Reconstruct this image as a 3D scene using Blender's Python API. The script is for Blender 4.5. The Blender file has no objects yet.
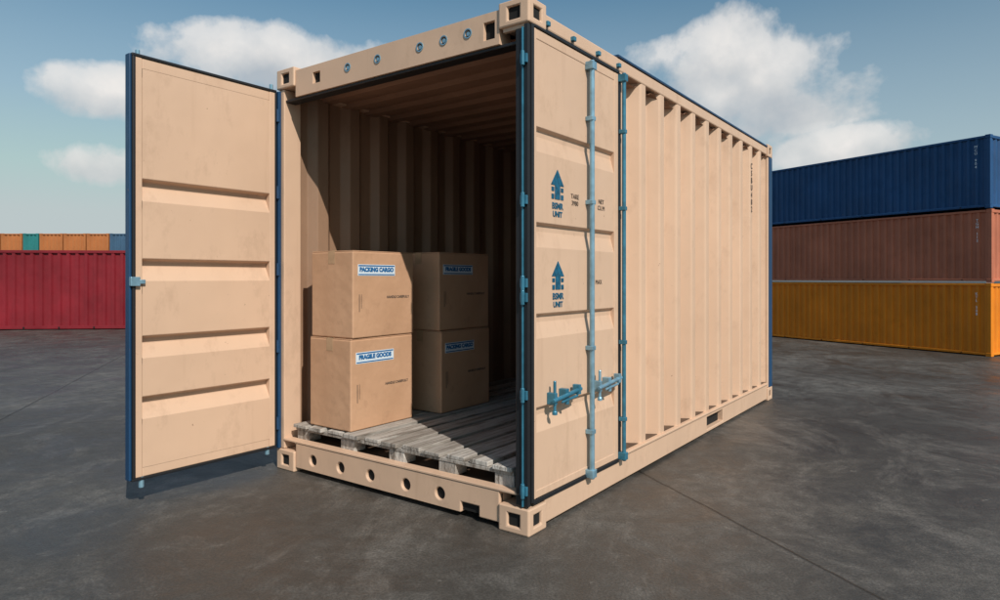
import bpy, math, random
from mathutils import Vector
random.seed(4)
S=bpy.context.scene
S.view_settings.view_transform='Standard'; S.view_settings.look='None'; S.view_settings.exposure=0
# ------------------------------------------------------------------ materials
def newmat(name):
    m=bpy.data.materials.new(name); m.use_nodes=True
    nt=m.node_tree; b=nt.nodes['Principled BSDF']; return m,nt,b
def N(nt,t,**k):
    n=nt.nodes.new(t)
    for a,v in k.items(): setattr(n,a,v)
    return n
def ramp(nt,src,stops):
    r=N(nt,'ShaderNodeValToRGB'); e=r.color_ramp.elements
    while len(e)<len(stops): e.new(0.5)
    for i,(p,c) in enumerate(stops):
        e[i].position=p; e[i].color=(c[0],c[1],c[2],1) if isinstance(c,(tuple,list)) else (c,c,c,1)
    nt.links.new(src,r.inputs[0]); return r.outputs[0]
def noise(nt,scale,detail=4,rough=.6,stretch=(1,1,1),coord='Object',dist=0,off=(0,0,0)):
    tc=N(nt,'ShaderNodeTexCoord'); mp=N(nt,'ShaderNodeMapping'); mp.inputs['Scale'].default_value=stretch; mp.inputs['Location'].default_value=off
    n=N(nt,'ShaderNodeTexNoise'); n.inputs['Scale'].default_value=scale; n.inputs['Detail'].default_value=detail
    n.inputs['Roughness'].default_value=rough; n.inputs['Distortion'].default_value=dist
    nt.links.new(tc.outputs[coord],mp.inputs[0]); nt.links.new(mp.outputs[0],n.inputs['Vector']); return n.outputs['Fac']
def mix(nt,fac,a,b,mode='MIX'):
    x=N(nt,'ShaderNodeMix',data_type='RGBA',blend_type=mode)
    for s,v in ((0,fac),(6,a),(7,b)):
        if hasattr(v,'is_output'): nt.links.new(v,x.inputs[s])
        elif s==0: x.inputs[0].default_value=v
        else: x.inputs[s].default_value=(v[0],v[1],v[2],1)
    return x.outputs[2]
def bump(nt,b,h,st=.2,d=.01):
    bn=N(nt,'ShaderNodeBump'); bn.inputs['Strength'].default_value=st; bn.inputs['Distance'].default_value=d
    nt.links.new(h,bn.inputs['Height']); nt.links.new(bn.outputs[0],b.inputs['Normal'])
def paint(name,col,rough=.5,dirt=.25,spec=.35,rust=True,streak=.22):
    m,nt,b=newmat(name)
    n1=noise(nt,1.1,4,.6,(1,1,.8)); n3=noise(nt,17,5,.75); n2=noise(nt,4.5,5,.75,(1,1,.6)); n4=noise(nt,13,3,.6,(1,1,.07))
    dk=tuple(c*(1-dirt) for c in col)
    c=mix(nt,ramp(nt,n1,[(.35,0.),(.7,1.)]),dk,col)
    c=mix(nt,ramp(nt,n2,[(.54,0.),(.72,.40)]),c,(col[0]*.60,col[1]*.57,col[2]*.54))
    c=mix(nt,ramp(nt,n4,[(.58,0.),(.78,streak)]),c,(col[0]*.55,col[1]*.48,col[2]*.42))
    if rust: c=mix(nt,ramp(nt,n3,[(.685,0.),(.72,.75)]),c,(.16,.08,.05))
    nt.links.new(c,b.inputs['Base Color'])
    nt.links.new(ramp(nt,n2,[(.3,rough-.06),(.7,rough+.2)]),b.inputs['Roughness'])
    b.inputs['Specular IOR Level'].default_value=spec
    bump(nt,b,noise(nt,2.8,2,.5),.3,.025)
    return m
def simple(name,col,rough=.5,metal=0,var=.15,sc=15):
    m,nt,b=newmat(name)
    c=mix(nt,ramp(nt,noise(nt,sc,2),[(.35,0.),(.65,1.)]),tuple(x*(1-var) for x in col),col)
    nt.links.new(c,b.inputs['Base Color']); b.inputs['Roughness'].default_value=rough; b.inputs['Metallic'].default_value=metal
    return m
BEIGE=paint('beige_paint',(.665,.455,.320),.42,.10,.4)
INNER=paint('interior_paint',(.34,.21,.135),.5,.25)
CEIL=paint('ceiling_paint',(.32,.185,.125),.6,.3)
BLUE=paint('blue_trim',(.010,.06,.15),.35,.3,.5)
TEAL=simple('teal_ink',(.005,.12,.22),.5,0,.5,40)
BLACK=simple('rubber_seal',(.012,.013,.016),.5)
STEEL=simple('painted_steel_rod',(.27,.47,.60),.3,.45,.3)
ROD2=simple('blue_steel_rod',(.05,.22,.33),.35,.3,.3)
DARK=simple('hole_shade_black',(.006,.006,.006),.9)  # flat black, stands in for shade inside holes and slots
INK=simple('grey_ink',(.10,.075,.06),.7)
BINK=simple('label_blue_ink',(.015,.14,.36),.6)
LABEL=simple('label_paper',(.66,.76,.84),.55,0,.05)
TAPE=simple('packing_tape',(.46,.30,.18),.25)
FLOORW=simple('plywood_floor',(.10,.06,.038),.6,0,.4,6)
# carton
CART,nt,b=newmat('cardboard')
c=mix(nt,ramp(nt,noise(nt,2.5,4),[(.3,0.),(.7,1.)]),(.47,.275,.165),(.57,.345,.215))
c=mix(nt,ramp(nt,noise(nt,9,4,.65),[(.58,0.),(.75,.4)]),c,(.33,.19,.115))
nt.links.new(c,b.inputs['Base Color']); b.inputs['Roughness'].default_value=.7; b.inputs['Specular IOR Level'].default_value=.25
bump(nt,b,noise(nt,4,3),.5,.02)
# wood
WOOD,nt,b=newmat('weathered_wood')
g=N(nt,'ShaderNodeNewGeometry')
base=ramp(nt,g.outputs['Random Per Island'],[(0.,(.30,.27,.24)),(.5,(.44,.41,.375)),(1.,(.60,.57,.53))])
c=mix(nt,ramp(nt,noise(nt,12,6,.75,(3,.16,1),dist=.6),[(.38,.9),(.56,0.)]),base,(.12,.095,.075))
c=mix(nt,ramp(nt,noise(nt,5,5,.7),[(.52,0.),(.7,.5)]),c,(.14,.12,.10))
nt.links.new(c,b.inputs['Base Color']); b.inputs['Roughness'].default_value=.8
bump(nt,b,noise(nt,20,4,.7,(3,.15,1)),.6,.01)
# ------------------------------------------------------------------ mesh helpers
class MB:
    def __init__(s): s.v=[]; s.f=[]
    def box(s,x0,x1,y0,y1,z0,z1):
        n=len(s.v)
        s.v+=[(x,y,z) for x in (x0,x1) for y in (y0,y1) for z in (z0,z1)]
        s.f+=[tuple(n+i for i in q) for q in ((0,1,3,2),(4,6,7,5),(0,4,5,1),(2,3,7,6),(0,2,6,4),(1,5,7,3))]
        return s
    def cyl(s,p0,p1,r,k=14,r2=None):
        p0=Vector(p0);p1=Vector(p1);d=(p1-p0).normalized()
        a=d.orthogonal().normalized();bb=d.cross(a);n=len(s.v); r2=r if r2 is None else r2
        for p,q in ((p0,r),(p1,r2)):
            for i in range(k):
                t=2*math.pi*i/k; s.v.append(tuple(p+q*(math.cos(t)*a+math.sin(t)*bb)))
        for i in range(k): s.f.append((n+i,n+(i+1)%k,n+k+(i+1)%k,n+k+i))
        s.f.append(tuple(n+i for i in range(k))[::-1]); s.f.append(tuple(n+k+i for i in range(k))); return s
    def strip(s,pts,fn,a,b2):
        n=len(s.v)
        for p in pts: s.v.append(fn(p[0],p[1],a)); s.v.append(fn(p[0],p[1],b2))
        for i in range(len(pts)-1): s.f.append((n+2*i,n+2*i+2,n+2*i+3,n+2*i+1))
        return s
    def poly(s,pts):
        n=len(s.v); s.v+=pts; s.f.append(tuple(range(n,n+len(pts)))); return s
    def prism(s,pts2,fn,t0,t1):
        n=len(s.v);k=len(pts2)
        for t in (t0,t1):
            for p in pts2: s.v.append(fn(p[0],p[1],t))
        s.f.append(tuple(range(n,n+k))); s.f.append(tuple(range(n+k,n+2*k))[::-1])
        for i in range(k): s.f.append((n+i,n+k+i,n+k+(i+1)%k,n+(i+1)%k))
        return s
    def obj(s,name,mat,parent=None,bev=0,seg=2,cut=None):
        me=bpy.data.meshes.new(name); me.from_pydata([tuple(v) for v in s.v],[],s.f)
        import bmesh
        bm=bmesh.new(); bm.from_mesh(me); bmesh.ops.recalc_face_normals(bm,faces=bm.faces); bm.to_mesh(me); bm.free()
        o=bpy.data.objects.new(name,me); S.collection.objects.link(o); me.materials.append(mat)
        if cut:
            c=cut.obj('tmp_cut',mat); md=o.modifiers.new('b','BOOLEAN'); md.operation='DIFFERENCE'; md.object=c; md.solver='EXACT'
            bpy.context.view_layer.update()
            dg=bpy.context.evaluated_depsgraph_get()
            nm=bpy.data.meshes.new_from_object(o.evaluated_get(dg)); o.modifiers.clear(); o.data=nm; 
            if not nm.materials: nm.materials.append(mat)
            bpy.data.objects.remove(c)
        if bev:
            md=o.modifiers.new('bevel','BEVEL'); md.width=bev; md.segments=seg; md.limit_method='ANGLE'; md.angle_limit=math.radians(40); md.harden_normals=False
        if parent: o.parent=parent
        return o
def empty(name,loc=(0,0,0),rz=0):
    e=bpy.data.objects.new(name,None); e.location=loc; e.rotation_euler=(0,0,rz); e.empty_display_size=.2
    S.collection.objects.link(e); return e
def text(s,size,loc,rot,mat,parent,name='lettering',align='CENTER',bold=0):
    c=bpy.data.curves.new(name,'FONT'); c.body=s; c.size=size; c.extrude=.0006; c.align_x=align; c.align_y='CENTER'; c.offset=bold; c.resolution_u=3
    o=bpy.data.objects.new(name,c); S.collection.objects.link(o)
    bpy.context.view_layer.update()
    me=bpy.data.meshes.new_from_object(o.evaluated_get(bpy.context.evaluated_depsgraph_get()))
    bpy.data.objects.remove(o)
    o=bpy.data.objects.new(name,me); S.collection.objects.link(o); o.location=loc; o.rotation_euler=rot
    me.materials.clear(); me.materials.append(mat); o.parent=parent; return o
FX=(math.pi/2,0,math.pi/2)   # faces +x, reads along +y
def corr(a,b,pitch,dep,fr=(.34,.17,.32,.17)):
    n=max(1,round((b-a)/pitch)); p=(b-a)/n; out=[]
    for i in range(n):
        s=a+i*p
        out+=[(s,0),(s+fr[0]*p,0),(s+(fr[0]+fr[1])*p,-dep),(s+(fr[0]+fr[1]+fr[2])*p,-dep)]
    out+=[(b,0)]
    return out
# ------------------------------------------------------------------ camera
CH=1.244
cam=bpy.data.cameras.new('camera'); co=bpy.data.objects.new('camera',cam); S.collection.objects.link(co)
co.location=(0,0,CH); co.rotation_euler=(math.pi/2,0,0); cam.sensor_width=36; cam.lens=36*.66; cam.shift_y=-.022
cam.clip_end=5000; cam.clip_start=.05; S.camera=co
# ------------------------------------------------------------------ main container
W,L,H=1.965,4.5,2.60
RZ=math.radians(-36.2)
C=empty('shipping_container',(.135,3.175,0),RZ)
def casting(x0,x1,y0,y1,z0,z1,name):
    m=MB().box(x0,x1,y0,y1,z0,z1); c=MB()
    xc,yc,zc=(x0+x1)/2,(y0+y1)/2,(z0+z1)/2
    c.box(xc-.036,xc+.036,y0-.02,y1+.02,zc-.032,zc+.032)
    c.box(x0-.02,x1+.02,yc-.034,yc+.034,zc-.030,zc+.030)
    m.obj(name,BEIGE,C,.008,2,cut=c)
    MB().box(xc-.035,xc+.035,y0+.014,y1-.014,zc-.031,zc+.031).box(x0+.014,x1-.014,yc-.033,yc+.033,zc-.029,zc+.029).obj(name+'_hole_shade',DARK,C)  # black blocks fill the casting holes in place of their shade
for nx,(x0,x1) in (('r',(-.17,.012)),('l',(-W-.012,-W+.17))):
    for ny,(y0,y1) in (('f',(-.012,.15)),('b',(L-.15,L+.012))):
        for nz,(z0,z1) in (('lo',(0,.13)),('hi',(H-.125,H))):
            casting(x0,x1,y0,y1,z0,z1,'corner_casting_'+nx+ny+nz)
cut=MB()
for hx in (-1.62,-1.36,-1.10,-.815,-.564): cut.cyl((hx,-.1,.10),(hx,.2,.10),.033,20)
cut.box(-.42,-.30,-.1,.2,.0,.085)
MB().box(-W+.172,-.172,0,.11,.03,.185).obj('front_sill',BEIGE,C,.006,cut=cut)
MB().box(-W+.172,-.172,.018,.03,.04,.17).obj('sill_hole_shade',DARK,C)  # black sheet behind the sill holes, imitates the shade inside them
MB().box(-W+.05,-.05,-.004,.06,.187,.2).obj('sill_lip',BEIGE,C,.003)
cut=MB()
HH=(-1.294,-1.038,-.708,-.536,-.372)
for hx in HH: cut.cyl((hx,-.1,2.5),(hx,.2,2.5),.020,18)
cut.box(-1.62,-1.55,-.1,.04,2.46,2.53)
cut.box(-.27,-.20,-.1,.04,2.44,2.53)
MB().box(-W+.172,-.172,0,.10,2.405,2.575).obj('front_header',BEIGE,C,.006,cut=cut)
MB().box(-W+.18,-.18,.022,.04,2.43,2.56).obj('header_hole_shade',DARK,C)  # black sheet puts painted shade behind the header holes
r=MB()
for hx in HH:
    for k in range(20):
        a0=2*math.pi*k/20;a1=2*math.pi*(k+1)/20
        r.prism([(hx+.020*math.cos(a0),2.5+.020*math.sin(a0)),(hx+.026*math.cos(a0),2.5+.026*math.sin(a0)),(hx+.026*math.cos(a1),2.5+.026*math.sin(a1)),(hx+.020*math.cos(a1),2.5+.020*math.sin(a1))],lambda a,b,t:(a,t,b),-.004,.001)
    r.cyl((hx+.004,-.004,2.497),(hx+.004,.02,2.497),.011)
r.obj('header_rings',STEEL,C)
MB().box(-W+.04,-.04,.012,.09,2.388,2.404).obj('header_seal',BLACK,C,.003)
# posts
MB().box(-W,-W+.055,0,.13,.132,H-.127).obj('post_front_left',BEIGE,C,.006)
MB().box(-.066,-.034,.03,.14,.132,H-.127).obj('post_front_right',BLACK,C,.004)
MB().box(-.070,-.020,-.004,.028,.14,2.455).obj('post_seal',BLACK,C,.004)
MB().box(-.020,.004,-.006,.018,.14,2.47).obj('post_black_edge',BLACK,C,.003)
MB().box(-.030,-.021,-.014,-.004,.14,2.455).obj('post_blue_line',ROD2,C,.002)
MB().box(-.15,-.004,.002,.026,2.455,2.478).obj('post_head_plate',BEIGE,C,.002)
hz=MB()
for z in (.22,.68,1.15,1.22,1.62,2.30): hz.box(-.035,.004,-.02,-.006,z-.022,z+.022); hz.cyl((-.018,-.020,z-.035),(-.018,-.020,z+.035),.010)
hz.obj('hinge_lugs_right',ROD2,C,.002)
MB().box(-.1,0,L-.13,L,.132,H-.127).box(-W,-W+.1,L-.13,L,.132,H-.127).obj('posts_rear',BEIGE,C,.006)
MB().box(-.02,.012,L-.09,L+.008,.132,H-.127).obj('rear_post_blue_edge',BLUE,C,.004)
# rails
cut=MB().box(-.2,.1,2.55,2.95,.045,.14)
MB().box(-.10,.0,.152,L-.152,.02,.165).obj('bottom_rail_right',BEIGE,C,.006,cut=cut)
MB().box(-.06,-.045,2.5,3,.03,.155).obj('fork_pocket_shade',DARK,C)  # black sheet darkens the fork pocket, shade put in as colour
MB().box(-.03,.012,1.0,L-.16,.166,.182).obj('bottom_rail_lip',BEIGE,C,.004)
MB().box(-W,-W+.1,.152,L-.152,.02,.165).obj('bottom_rail_left',BEIGE,C,.006)
MB().box(-.08,.0,.152,L-.152,2.49,2.565).obj('top_rail_right',BEIGE,C,.008)
MB().box(-.05,.008,.96,L-.152,2.567,2.582).obj('top_rail_blue_edge',BLUE,C,.004)
MB().box(-W,-W+.08,.152,L-.152,2.47,2.565).obj('top_rail_left',BEIGE,C,.008)
MB().box(-W+.1,-.1,L-.1,L,.02,.165).box(-W+.1,-.1,L-.08,L,2.45,2.565).obj('rear_frame',BEIGE,C,.006)
# walls
pr=corr(1.0,L-.12,.305,.085,(.26,.12,.46,.16))
MB().strip(pr,lambda s,o,z:(-.004+o,s,z),.165,2.492).obj('side_panel_right',BEIGE,C,.012,3)
pl=corr(.12,L-.1,.29,.05)
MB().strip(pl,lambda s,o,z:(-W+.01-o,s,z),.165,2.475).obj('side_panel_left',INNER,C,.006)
MB().box(-W-.004,-W+.006,.14,L-.1,.165,2.475).obj('side_skin_left',BEIGE,C)
pb=corr(-W+.1,-.1,.29,.042)
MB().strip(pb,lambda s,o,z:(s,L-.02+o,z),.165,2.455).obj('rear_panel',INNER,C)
MB().box(-W+.1,-.1,L-.015,L-.005,.165,2.455).obj('rear_skin',BEIGE,C)
pc=corr(.10,L-.1,.21,.022)
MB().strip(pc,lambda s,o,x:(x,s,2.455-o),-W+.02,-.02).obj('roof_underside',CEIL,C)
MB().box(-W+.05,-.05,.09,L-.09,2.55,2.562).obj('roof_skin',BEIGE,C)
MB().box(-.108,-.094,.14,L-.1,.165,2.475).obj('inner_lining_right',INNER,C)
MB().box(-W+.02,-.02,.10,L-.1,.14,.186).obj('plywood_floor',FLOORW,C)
def doorprof(z0,z1,ribs,d=.02):
    pts=[(z0,d)]
    for z in sorted(ribs): pts+=[(z-.035,d),(z+.045,0),(z+.075,0),(z+.088,d)]
    pts.append((z1,d)); return pts
# right door (against side)
y0,y1,z0,z1=.03,.965,.165,2.465
MB().box(-.03,.004,y0,y0+.04,z0,z1).box(-.03,.004,y1-.05,y1,z0,z1).box(-.03,.003,y0+.04,y1-.05,z0,z0+.04).box(-.03,.003,y0+.04,y1-.05,z1-.05,z1).obj('door_right_frame',BEIGE,C,.004)
dp=doorprof(z0+.04,z1-.05,[.52,.98,1.43,1.90],.022)
MB().strip(dp,lambda z,o,y:(-.022+o,y,z),y0+.04,y1-.05).obj('door_right_skin',BEIGE,C,.003)
MB().box(-.02,.011,y0-.012,y0+.010,z0-.01,z1+.01).box(-.02,.010,y0+.010,y1,z0-.022,z0-.002).box(-.02,.010,y0+.010,y1,z1+.002,z1+.020).box(-.10,.006,y1+.002,y1+.034,z0-.01,z1+.01).obj('door_right_seal',BLACK,C,.003)
def rod(y,mat,nm,r=.014,zz=(.15,2.49),sm=1):
    m=MB().cyl((.032,y,zz[0]),(.032,y,zz[1]),r,16)
    for z in (zz[0]+.03,zz[1]-.03): m.box(.0,.05,y-.024*sm,y+.024*sm,z-.022,z+.022)
    for z in (.40,.86,1.66,2.12): m.box(.0,.046,y-.020*sm,y+.020*sm,z-.012,z+.012)
    m.obj(nm,mat,C,.003)
rod(.585,STEEL,'lock_rod_mid',.014,(.14,2.44)); 
rod(.985,ROD2,'lock_rod_edge',.012,(.15,2.47),.8)
def handle(y,z,nm):
    m=MB()
    m.cyl((.05,y-.15,z-.012),(.05,y+.13,z+.015),.011,12)
    m.cyl((.046,y-.06,z-.03),(.046,y+.10,z-.018),.007,12)
    m.box(.0,.05,y-.132,y-.108,z-.035,z+.025); m.box(.0,.045,y-.016,y+.016,z-.03,z+.03)
    m.cyl((.04,y-.12,z-.07),(.04,y-.12,z+.085),.008,10)
    m.cyl((.04,y-.12,z-.085),(.04,y-.12,z-.065),.014,10)
    m.cyl((.04,y+.0,z-.05),(.04,y+.0,z-.02),.012,10)
    m.box(.02,.06,y+.09,y+.115,z-.012,z+.04)
    m.obj(nm,STEEL if y>.5 else ROD2,C,.003)
handle(.30,.645,'door_handle'); handle(.78,.645,'door_handle_2')
cl=MB()
for y in (.16,.42,.70,.96): cl.box(-.01,.022,y-.014,y+.014,2.50,2.525)
cl.obj('cam_keepers',ROD2,C,.004)
def logo(y,z,s):
    f=lambda a,b,t:(t,y+a*s,z+b*s)
    MB().prism([(-.6,.18),(0,.95),(.6,.18),(.24,.18),(.24,-.5),(-.24,-.5),(-.24,.18)],f,-.001,.003).prism([(-.55,-.12),(-.55,.08),(-.32,.08),(-.32,-.12)],f,-.001,.003).prism([(.32,-.12),(.32,.08),(.55,.08),(.55,-.12)],f,-.001,.003).prism([(-.55,-.5),(-.55,-.26),(-.32,-.26),(-.32,-.5)],f,-.001,.003).prism([(.32,-.5),(.32,-.26),(.55,-.26),(.55,-.5)],f,-.001,.003).obj('door_logo',TEAL,C)
    text('BSMR',.045,(.002,y,z-.5*s-.036),FX,TEAL,C,'logo_text',bold=.0012); text('UNIT',.040,(.002,y,z-.5*s-.078),FX,TEAL,C,'logo_text',bold=.0012)
logo(.27,1.70,.105); logo(.275,1.235,.10)
text('TARE\n3980',.036,(.002,.45,1.66),FX,INK,C,'door_text'); text('NET\nCU.M',.036,(.002,.75,1.66),FX,INK,C,'door_text')
text('MAX',.036,(.002,.72,1.22),FX,INK,C,'door_text')
pitch=(L-.12-1.0)/round((L-.12-1.0)/.305)
yy=1.0+9*pitch+.13*pitch
for i,ch in enumerate('CSBU482'): text(ch,.075,(.0,yy,2.30-i*.068),FX,INK,C,'side_code',bold=.001)
# left door, open 90 deg
y0,y1,z0,z1=-.93,-.03,.155,2.45; X=-W
MB().box(X-.03,X+.012,y0,y0+.05,z0,z1).box(X-.03,X+.012,y1-.05,y1,z0,z1).box(X-.03,X+.010,y0+.05,y1-.05,z0,z0+.05).box(X-.03,X+.010,y0+.05,y1-.05,z1-.06,z1).obj('door_left_frame',BEIGE,C,.004)
dp=doorprof(z0+.05,z1-.06,[.505,.838,1.262,1.70],.042)
MB().strip(dp,lambda z,o,y:(X-.030+o,y,z),y0+.05,y1-.05).obj('door_left_skin',BEIGE,C,.005,3)
MB().box(X-.036,X-.031,y0,y1,z0,z1).obj('door_left_back',BEIGE,C)
MB().box(X-.034,X+.018,y0-.006,y1,z1+.001,z1+.016).box(X-.034,X+.018,y0-.006,y1,z0-.016,z0-.001).box(X-.02,X+.02,y0-.005,y0+.012,z0,z1).box(X-.02,X+.016,y1-.012,y1+.004,z0,z1).obj('door_left_seal',BLACK,C,.003)
MB().box(X-.034,X+.012,y0-.020,y0-.006,z0-.01,z1+.01).obj('door_left_blue_edge',BLUE,C,.004)
MB().box(X-.02,X+.03,-.024,-.004,z0-.02,z1+.01).obj('hinge_bar',BLUE,C,.004)
m=MB()
for z in (.3,.8,1.3,1.8,2.3): m.cyl((X+.028,-.028,z-.04),(X+.028,-.028,z+.04),.010)
m.obj('hinge_knuckles',BLUE,C)
m=MB().box(X+.01,X+.035,y0-.02,y0+.03,1.2,1.25).box(X+.01,X+.03,y0+.03,y0+.06,1.212,1.235).cyl((X,y0+.05,z0-.06),(X,y0+.05,z0),.014).cyl((X,y1-.06,z0-.05),(X,y1-.06,z0),.014).cyl((X,y0+.03,z1),(X,y0+.03,z1+.04),.012).cyl((X,y1-.03,z1),(X,y1-.03,z1+.05),.012)
m.obj('door_catch',STEEL,C,.003)
m=MB()
for y in (y0+.2,y1-.2): m.cyl((X-.055,y,z0),(X-.055,y,z1),.014)
m.obj('lock_rods_left',STEEL,C)
# ------------------------------------------------------------------ pallet
P=empty('wooden_pallet',C.location,RZ)
m=MB(); x=-W+.10; nb=11; bw=(W-.2)/nb
for i in range(nb):
    j=random.uniform(-.018,.018); g1=random.uniform(.013,.024); g2=random.uniform(.013,.024)
    m.box(x+i*bw+g1,x+(i+1)*bw-g2,.035+j,2.5+j,.276,.30+random.uniform(-.004,.003))
m.obj('deck_boards',WOOD,P,.004)
m=MB()
for y in (.05,.62,1.2,1.8,2.36): m.box(-W+.11,-.12,y,y+.10,.256,.2755)
m.obj('stringer_boards',WOOD,P,.003)
m=MB()
for y in (.05,.62,1.2,1.8,2.36):
    for xx in (-W+.12,-1.42,-1.0,-.62,-.24): m.box(xx,xx+.12,y+.004,y+.1,.190,.2555)
m.obj('blocks',WOOD,P,.004)
# ------------------------------------------------------------------ cartons
def carton(x1,y0,z0,sx,sy,sz,rot,t):
    loc=C.matrix_basis@Vector((x1-sx/2,y0+sy/2,z0))
    e=empty('cardboard_box',loc,RZ+rot)
    hx,hy=sx/2,sy/2
    MB().box(-hx,hx,-hy,hy,0,sz-.006).obj('carton_body',CART,e,.009,3)
    MB().box(.003-hx,-.002,-hy+.003,hy-.003,sz-.006,sz).box(.002,hx-.003,-hy+.003,hy-.003,sz-.006,sz).obj('top_flaps',CART,e,.002)
    MB().box(-.03,.03,-hy-.0012,hy+.0012,sz-.0005,sz+.001).box(-.03,.03,-hy-.0015,-hy+.001,sz-.08,sz+.0005).obj('tape',TAPE,e)
    MB().box(hx-.001,hx+.0015,-hy+.04,-hy+.36,sz-.155,sz-.085).obj('label',LABEL,e)
    text(t,.036,(hx+.0018,-hy+.20,sz-.118),FX,BINK,e,'label_text',bold=.0026)
    MB().box(hx+.001,hx+.0022,-hy+.045,-hy+.355,sz-.097,sz-.089).box(hx+.001,hx+.0022,-hy+.045,-hy+.355,sz-.151,sz-.144).obj('label_rule',BINK,e)
    text('HANDLE CAREFULLY',.022,(hx+.001,.12,sz*.46),FX,INK,e,'side_text',bold=.0006)
    MB().box(hx-.001,hx+.001,-hy+.05,-hy+.055,sz*.30,sz*.5).box(hx-.001,hx+.001,-hy+.068,-hy+.071,sz*.34,sz*.5).obj('print_marks',INK,e)
    return e
zt=.305
carton(-1.335,.060,zt,.39,.54,.565,0,'FRAGILE GOODS'); carton(-1.331,.066,zt+.568,.385,.54,.54,.016,'PACKING CARGO')
carton(-1.255,.80,zt,.40,.55,.57,0,'PACKING CARGO'); carton(-1.262,.796,zt+.573,.40,.55,.545,-.02,'FRAGILE GOODS')
# ------------------------------------------------------------------ background containers
def bgc(near,direc,Lc,Wc,Hc,z,mat,trim,side,code=None):
    a=math.atan2(direc[1],direc[0]); e=empty('shipping_container',(near[0],near[1],z),a)
    k=Hc/2.59; f=.13*k; s=side
    def B(m,x0,x1,ya,yb,z0,z1): 
        p,q=sorted((ya*s,yb*s)); m.box(x0,x1,p,q,z0,z1)
    m=MB()
    for ya,yb in ((0,f),(Wc-f,Wc)):
        B(m,f*1.4,Lc-f*1.4,ya,yb,.02,f); B(m,f*1.4,Lc-f*1.4,ya,yb,Hc-f*.8,Hc-.01)
    m.obj('rails',trim,e,.006)
    m=MB()
    for ya,yb in ((0,f),(Wc-f,Wc)):
        B(m,0,f,ya,yb,f,Hc-f); B(m,Lc-f,Lc,ya,yb,f,Hc-f)
    B(m,0,f*.9,f*1.4,Wc-f*1.4,.02,f); B(m,0,f*.9,f*1.4,Wc-f*1.4,Hc-f,Hc-.01)
    m.obj('frame',mat,e,.006)
    m=MB()
    for x0 in (-.004,Lc-f*1.4+.004):
        for ya,yb in ((-.004,f*1.4),(Wc-f*1.4,Wc+.004)):
            for z0 in (0,Hc-f): B(m,x0,x0+f*1.4,ya,yb,z0,z0+f)
    m.obj('corner_castings',trim,e,.006)
    m=MB()
    for yb in (0,Wc):
        sg=1 if yb==0 else -1
        m.strip(corr(f,Lc-f,.28*k,.060*k,(.3,.12,.46,.12)),lambda t,o,zz:(t,(yb+sg*.012-sg*o)*s,zz),f,Hc-f*.8)
    for xb in (0,Lc):
        sg=1 if xb==0 else -1
        m.strip(corr(f,Wc-f,.28*k,.045*k),lambda t,o,zz:(xb+sg*.012-sg*o,t*s,zz),f,Hc-f*.8)
    m.obj('corrugated_panels',mat,e)
    m=MB(); B(m,.02,Lc-.02,.02,Wc-.02,Hc-.03,Hc-.012); m.obj('roof',mat,e)
    m=MB()
    for i in range(9):
        q=Lc*(i+.5)/9; B(m,q,q+.05*k,-.006,f*.5,.03,f*.75)
    m.obj('rail_slot_shade',DARK,e)  # raised black blocks, painted shade of slots that are not cut
    if code:
        for i,ch in enumerate(code):
            rot=(math.pi/2,0,0) if s>0 else (math.pi/2,0,math.pi)
            text(ch,.13*k,(f+.28*k*1.17,-.004*s,Hc*.85-i*.12*k),rot,LABEL,e,'code')
    return e
NAVY=paint('navy_container_paint',(.016,.085,.23),.5,.3,streak=.4); PINK=paint('terracotta_container_paint',(.56,.185,.105),.55,.3,streak=.4)
ORNG=paint('orange_container_paint',(.86,.26,.010),.5,.25,streak=.4); RED=paint('red_container_paint',(.24,.016,.026),.5,.35,streak=.4)
TEALC=paint('teal_container_paint',(.03,.22,.22),.5,.3); ORN2=paint('rust_orange_paint',(.5,.18,.06),.55,.3); SKYB=paint('slate_blue_paint',(.06,.13,.22),.5,.3)
near=(7.74,10.4); d=(-.486,.874)
h3=1.163
bgc(near,d,7.5,1.3,h3,0.0,ORNG,ORNG,-1,'KTL 508')
bgc((near[0]+.01,near[1]),d,7.5,1.3,h3,h3+.012,PINK,PINK,-1,'TGH 112')
bgc((near[0]-.02,near[1]-.01),d,7.5,1.3,h3,2*(h3+.012),NAVY,NAVY,-1,'MCU 904')
bgc((-13.4,15.6),(1,.09),7.2,1.9,1.92,0.0,RED,RED,1)
bgc((-20.8,14.95),(1,.09),7.2,1.9,1.92,0.0,RED,RED,1)
xs=-33.7
for mat,l in ((SKYB,4),(TEALC,4),(ORN2,3.0),(ORN2,1.0),(TEALC,.75),(ORN2,1.1),(ORN2,1.05),(ORN2,1.05),(SKYB,1.2),(ORN2,4),(RED,4)):
    for lv in range(2): bgc((xs,30+.02*lv),(1,0),l-.06,1.9,1.63,lv*1.64,mat if lv else random.choice((RED,SKYB,ORN2)),mat,1)
    xs+=l
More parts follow.
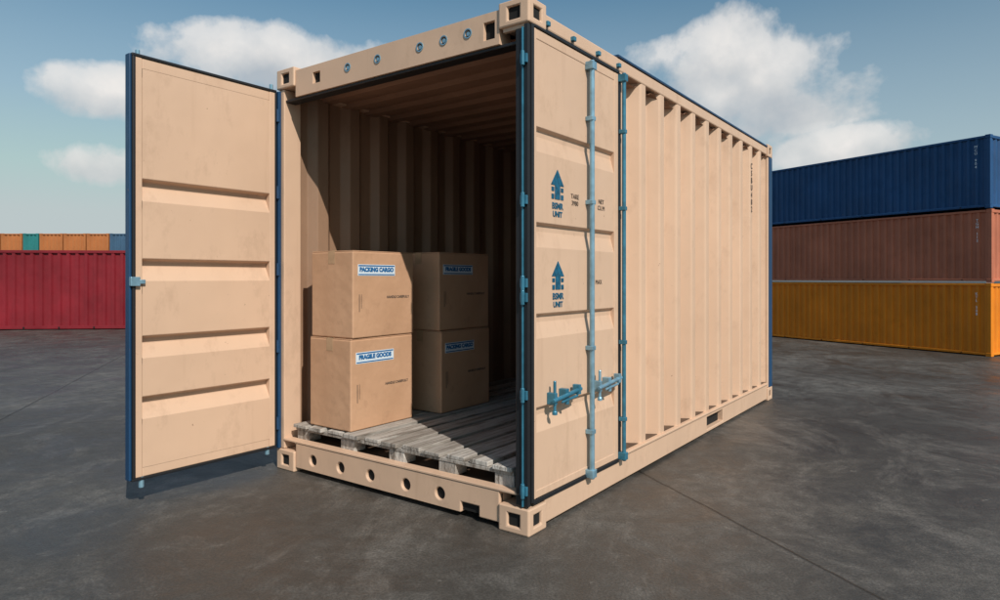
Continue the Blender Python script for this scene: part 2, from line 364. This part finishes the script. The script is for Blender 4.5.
# ------------------------------------------------------------------ ground
G,nt,b=newmat('concrete_yard')
tc=N(nt,'ShaderNodeTexCoord')
sx=N(nt,'ShaderNodeSeparateXYZ'); nt.links.new(tc.outputs['Object'],sx.inputs[0])
def M(op,a,c=None,d2=None,nt_=None):
    t=nt_ or nt; n=N(t,'ShaderNodeMath',operation=op)
    for i,v in enumerate((a,c,d2)):
        if v is None: continue
        if hasattr(v,'is_output'): t.links.new(v,n.inputs[i])
        else: n.inputs[i].default_value=v
    return n.outputs[0]
n2=noise(nt,1.7,8,.76,dist=.6)
wob=M('MULTIPLY',M('SUBTRACT',n2,.5),.05)
u=M('ADD',M('ADD',M('MULTIPLY',sx.outputs[0],.944),M('MULTIPLY',sx.outputs[1],.33)),wob)
v=M('ADD',M('ADD',M('MULTIPLY',sx.outputs[0],-.33),M('MULTIPLY',sx.outputs[1],.944)),wob)
def lines(c,off,sp,w):
    fr=M('PINGPONG',M('SUBTRACT',c,off),sp/2); return M('SUBTRACT',1.,M('SMOOTH_MIN',M('DIVIDE',fr,w),1.,.3))
j=M('MAXIMUM',lines(u,2.24,2.23*2,.012),M('MULTIPLY',lines(v,.35,6.2,.010),.6))
j=M('MAXIMUM',j,M('MULTIPLY',lines(u,4.47,2.23*4,.009),.55))
n1=noise(nt,.30,4,.55,off=(.6,.2,0)); n3=noise(nt,90,2,.6); n4=noise(nt,.9,7,.8,(1,.6,1),dist=1.2); n5=noise(nt,9,5,.75)
c=ramp(nt,n1,[(.34,(.062,.057,.051)),(.5,(.110,.102,.092)),(.66,(.185,.172,.155))])  # random stain patches, offset and darkened partly for the foreground ground shadow
c=mix(nt,ramp(nt,n2,[(.38,.85),(.60,0.)]),c,(.045,.041,.037))
c=mix(nt,ramp(nt,n4,[(.49,0.),(.66,.6)]),c,(.25,.232,.21))
c=mix(nt,ramp(nt,n5,[(.40,.55),(.58,0.)]),c,(.05,.046,.041))
c=mix(nt,ramp(nt,n3,[(.38,.5),(.62,0.)]),c,(.03,.028,.025))
c=mix(nt,ramp(nt,n5,[(.64,0.),(.70,.4)]),c,(.30,.28,.25))
jj=N(nt,'ShaderNodeClamp'); nt.links.new(j,jj.inputs[0])
c=mix(nt,M('MULTIPLY',jj.outputs[0],.85),c,(.016,.014,.012))
nt.links.new(c,b.inputs['Base Color'])
nt.links.new(ramp(nt,n2,[(.35,.34),(.65,.68)]),b.inputs['Roughness']); b.inputs['Specular IOR Level'].default_value=.4
hgt=M('SUBTRACT',M('ADD',M('ADD',M('MULTIPLY',n3,.35),M('MULTIPLY',n5,.5)),n2),M('MULTIPLY',jj.outputs[0],1.5))
bump(nt,b,hgt,.45,.012)
MB().poly([(-1500,-1500,0),(1500,-1500,0),(1500,1500,0),(-1500,1500,0)]).obj('ground',G)
# ------------------------------------------------------------------ light
AZ=math.radians(25); lx=Vector((.807,-.591)); ly=Vector((-.591,-.807))
sh=(lx*math.cos(AZ)+ly*math.sin(AZ)).normalized()
EL=math.radians(41)
sd=Vector((sh.x*math.cos(EL),sh.y*math.cos(EL),math.sin(EL)))
sun=bpy.data.lights.new('sun','SUN'); sun.energy=4.2; sun.angle=math.radians(.5); sun.color=(1,.93,.84)
so=bpy.data.objects.new('sun',sun); S.collection.objects.link(so); so.rotation_euler=sd.to_track_quat('Z','Y').to_euler()
w=bpy.data.worlds.new('World'); S.world=w; w.use_nodes=True; nt=w.node_tree; bg=nt.nodes['Background']
sky=N(nt,'ShaderNodeTexSky',sky_type='NISHITA'); sky.sun_disc=False; sky.sun_elevation=EL; sky.sun_rotation=math.atan2(sh.x,sh.y)
sky.air_density=1.2; sky.dust_density=.5; sky.ozone_density=1.5
tc=N(nt,'ShaderNodeTexCoord'); sp=N(nt,'ShaderNodeSeparateXYZ'); nt.links.new(tc.outputs['Generated'],sp.inputs[0])
az=M('ARCTAN2',sp.outputs[0],sp.outputs[1],nt_=nt); el=M('ARCSINE',sp.outputs[2],nt_=nt)
nz=N(nt,'ShaderNodeTexNoise'); nz.inputs['Scale'].default_value=6.0; nz.inputs['Detail'].default_value=7; nz.inputs['Roughness'].default_value=.58; nz.inputs['Distortion'].default_value=.15
nt.links.new(tc.outputs['Generated'],nz.inputs['Vector'])
nz2=N(nt,'ShaderNodeTexNoise'); nz2.inputs['Scale'].default_value=14; nz2.inputs['Detail'].default_value=5; nt.links.new(tc.outputs['Generated'],nz2.inputs['Vector'])
field=None; shade=None
for (px,py,rx,ry) in ((268,60,118,34),(98,92,64,30),(98,162,54,25),(750,86,138,62),(850,150,100,26),(680,58,60,34),(-250,60,160,40),(1300,40,200,50)):
    dx=(px-500)/660; a=math.atan(dx); e=math.atan((278-py)/math.hypot(660,px-500)); f=1/(1+dx*dx)
    p=M('DIVIDE',M('SUBTRACT',az,a,nt_=nt),rx/660*f,nt_=nt); q=M('DIVIDE',M('SUBTRACT',el,e,nt_=nt),ry/660*f**.5,nt_=nt)
    g=M('SUBTRACT',1.,M('ADD',M('MULTIPLY',p,p,nt_=nt),M('MULTIPLY',q,q,nt_=nt),nt_=nt),nt_=nt)
    g=M('MAXIMUM',g,-3.,nt_=nt)
    sq=M('MULTIPLY',q,M('MAXIMUM',M('ADD',g,.5,nt_=nt),0.,nt_=nt),nt_=nt)
    field=g if field is None else M('MAXIMUM',field,g,nt_=nt)
    shade=sq if shade is None else M('ADD',shade,sq,nt_=nt)
den=M('ADD',field,M('MULTIPLY',M('SUBTRACT',nz.outputs['Fac'],.5,nt_=nt),4.0,nt_=nt),nt_=nt)
den=M('ADD',den,M('MULTIPLY',M('SUBTRACT',nz2.outputs['Fac'],.5,nt_=nt),1.6,nt_=nt),nt_=nt)
mask=ramp(nt,M('MULTIPLY',den,.5,nt_=nt),[(.0,0.),(.26,.72),(.7,.97)])
lit=M('ADD',M('MULTIPLY',shade,.34,nt_=nt),nz2.outputs['Fac'],nt_=nt)
cc=ramp(nt,lit,[(.15,(6.4,6.7,7.1)),(.45,(9.0,8.9,8.8)),(.75,(11.2,10.8,10.4))])
hz=ramp(nt,M('ABSOLUTE',el,nt_=nt),[(0.,.85),(.12,.55),(.40,0.)])
skyc=mix(nt,1.,sky.outputs[0],(6.5,6.5,6.5),'DARKEN')
skyc=mix(nt,1.,skyc,(.92,1.20,1.16),'MULTIPLY')
skyc=mix(nt,hz,skyc,(6.7,7.2,7.5))
fin=mix(nt,mask,skyc,cc)
nt.links.new(fin,bg.inputs['Color']); bg.inputs['Strength'].default_value=.077
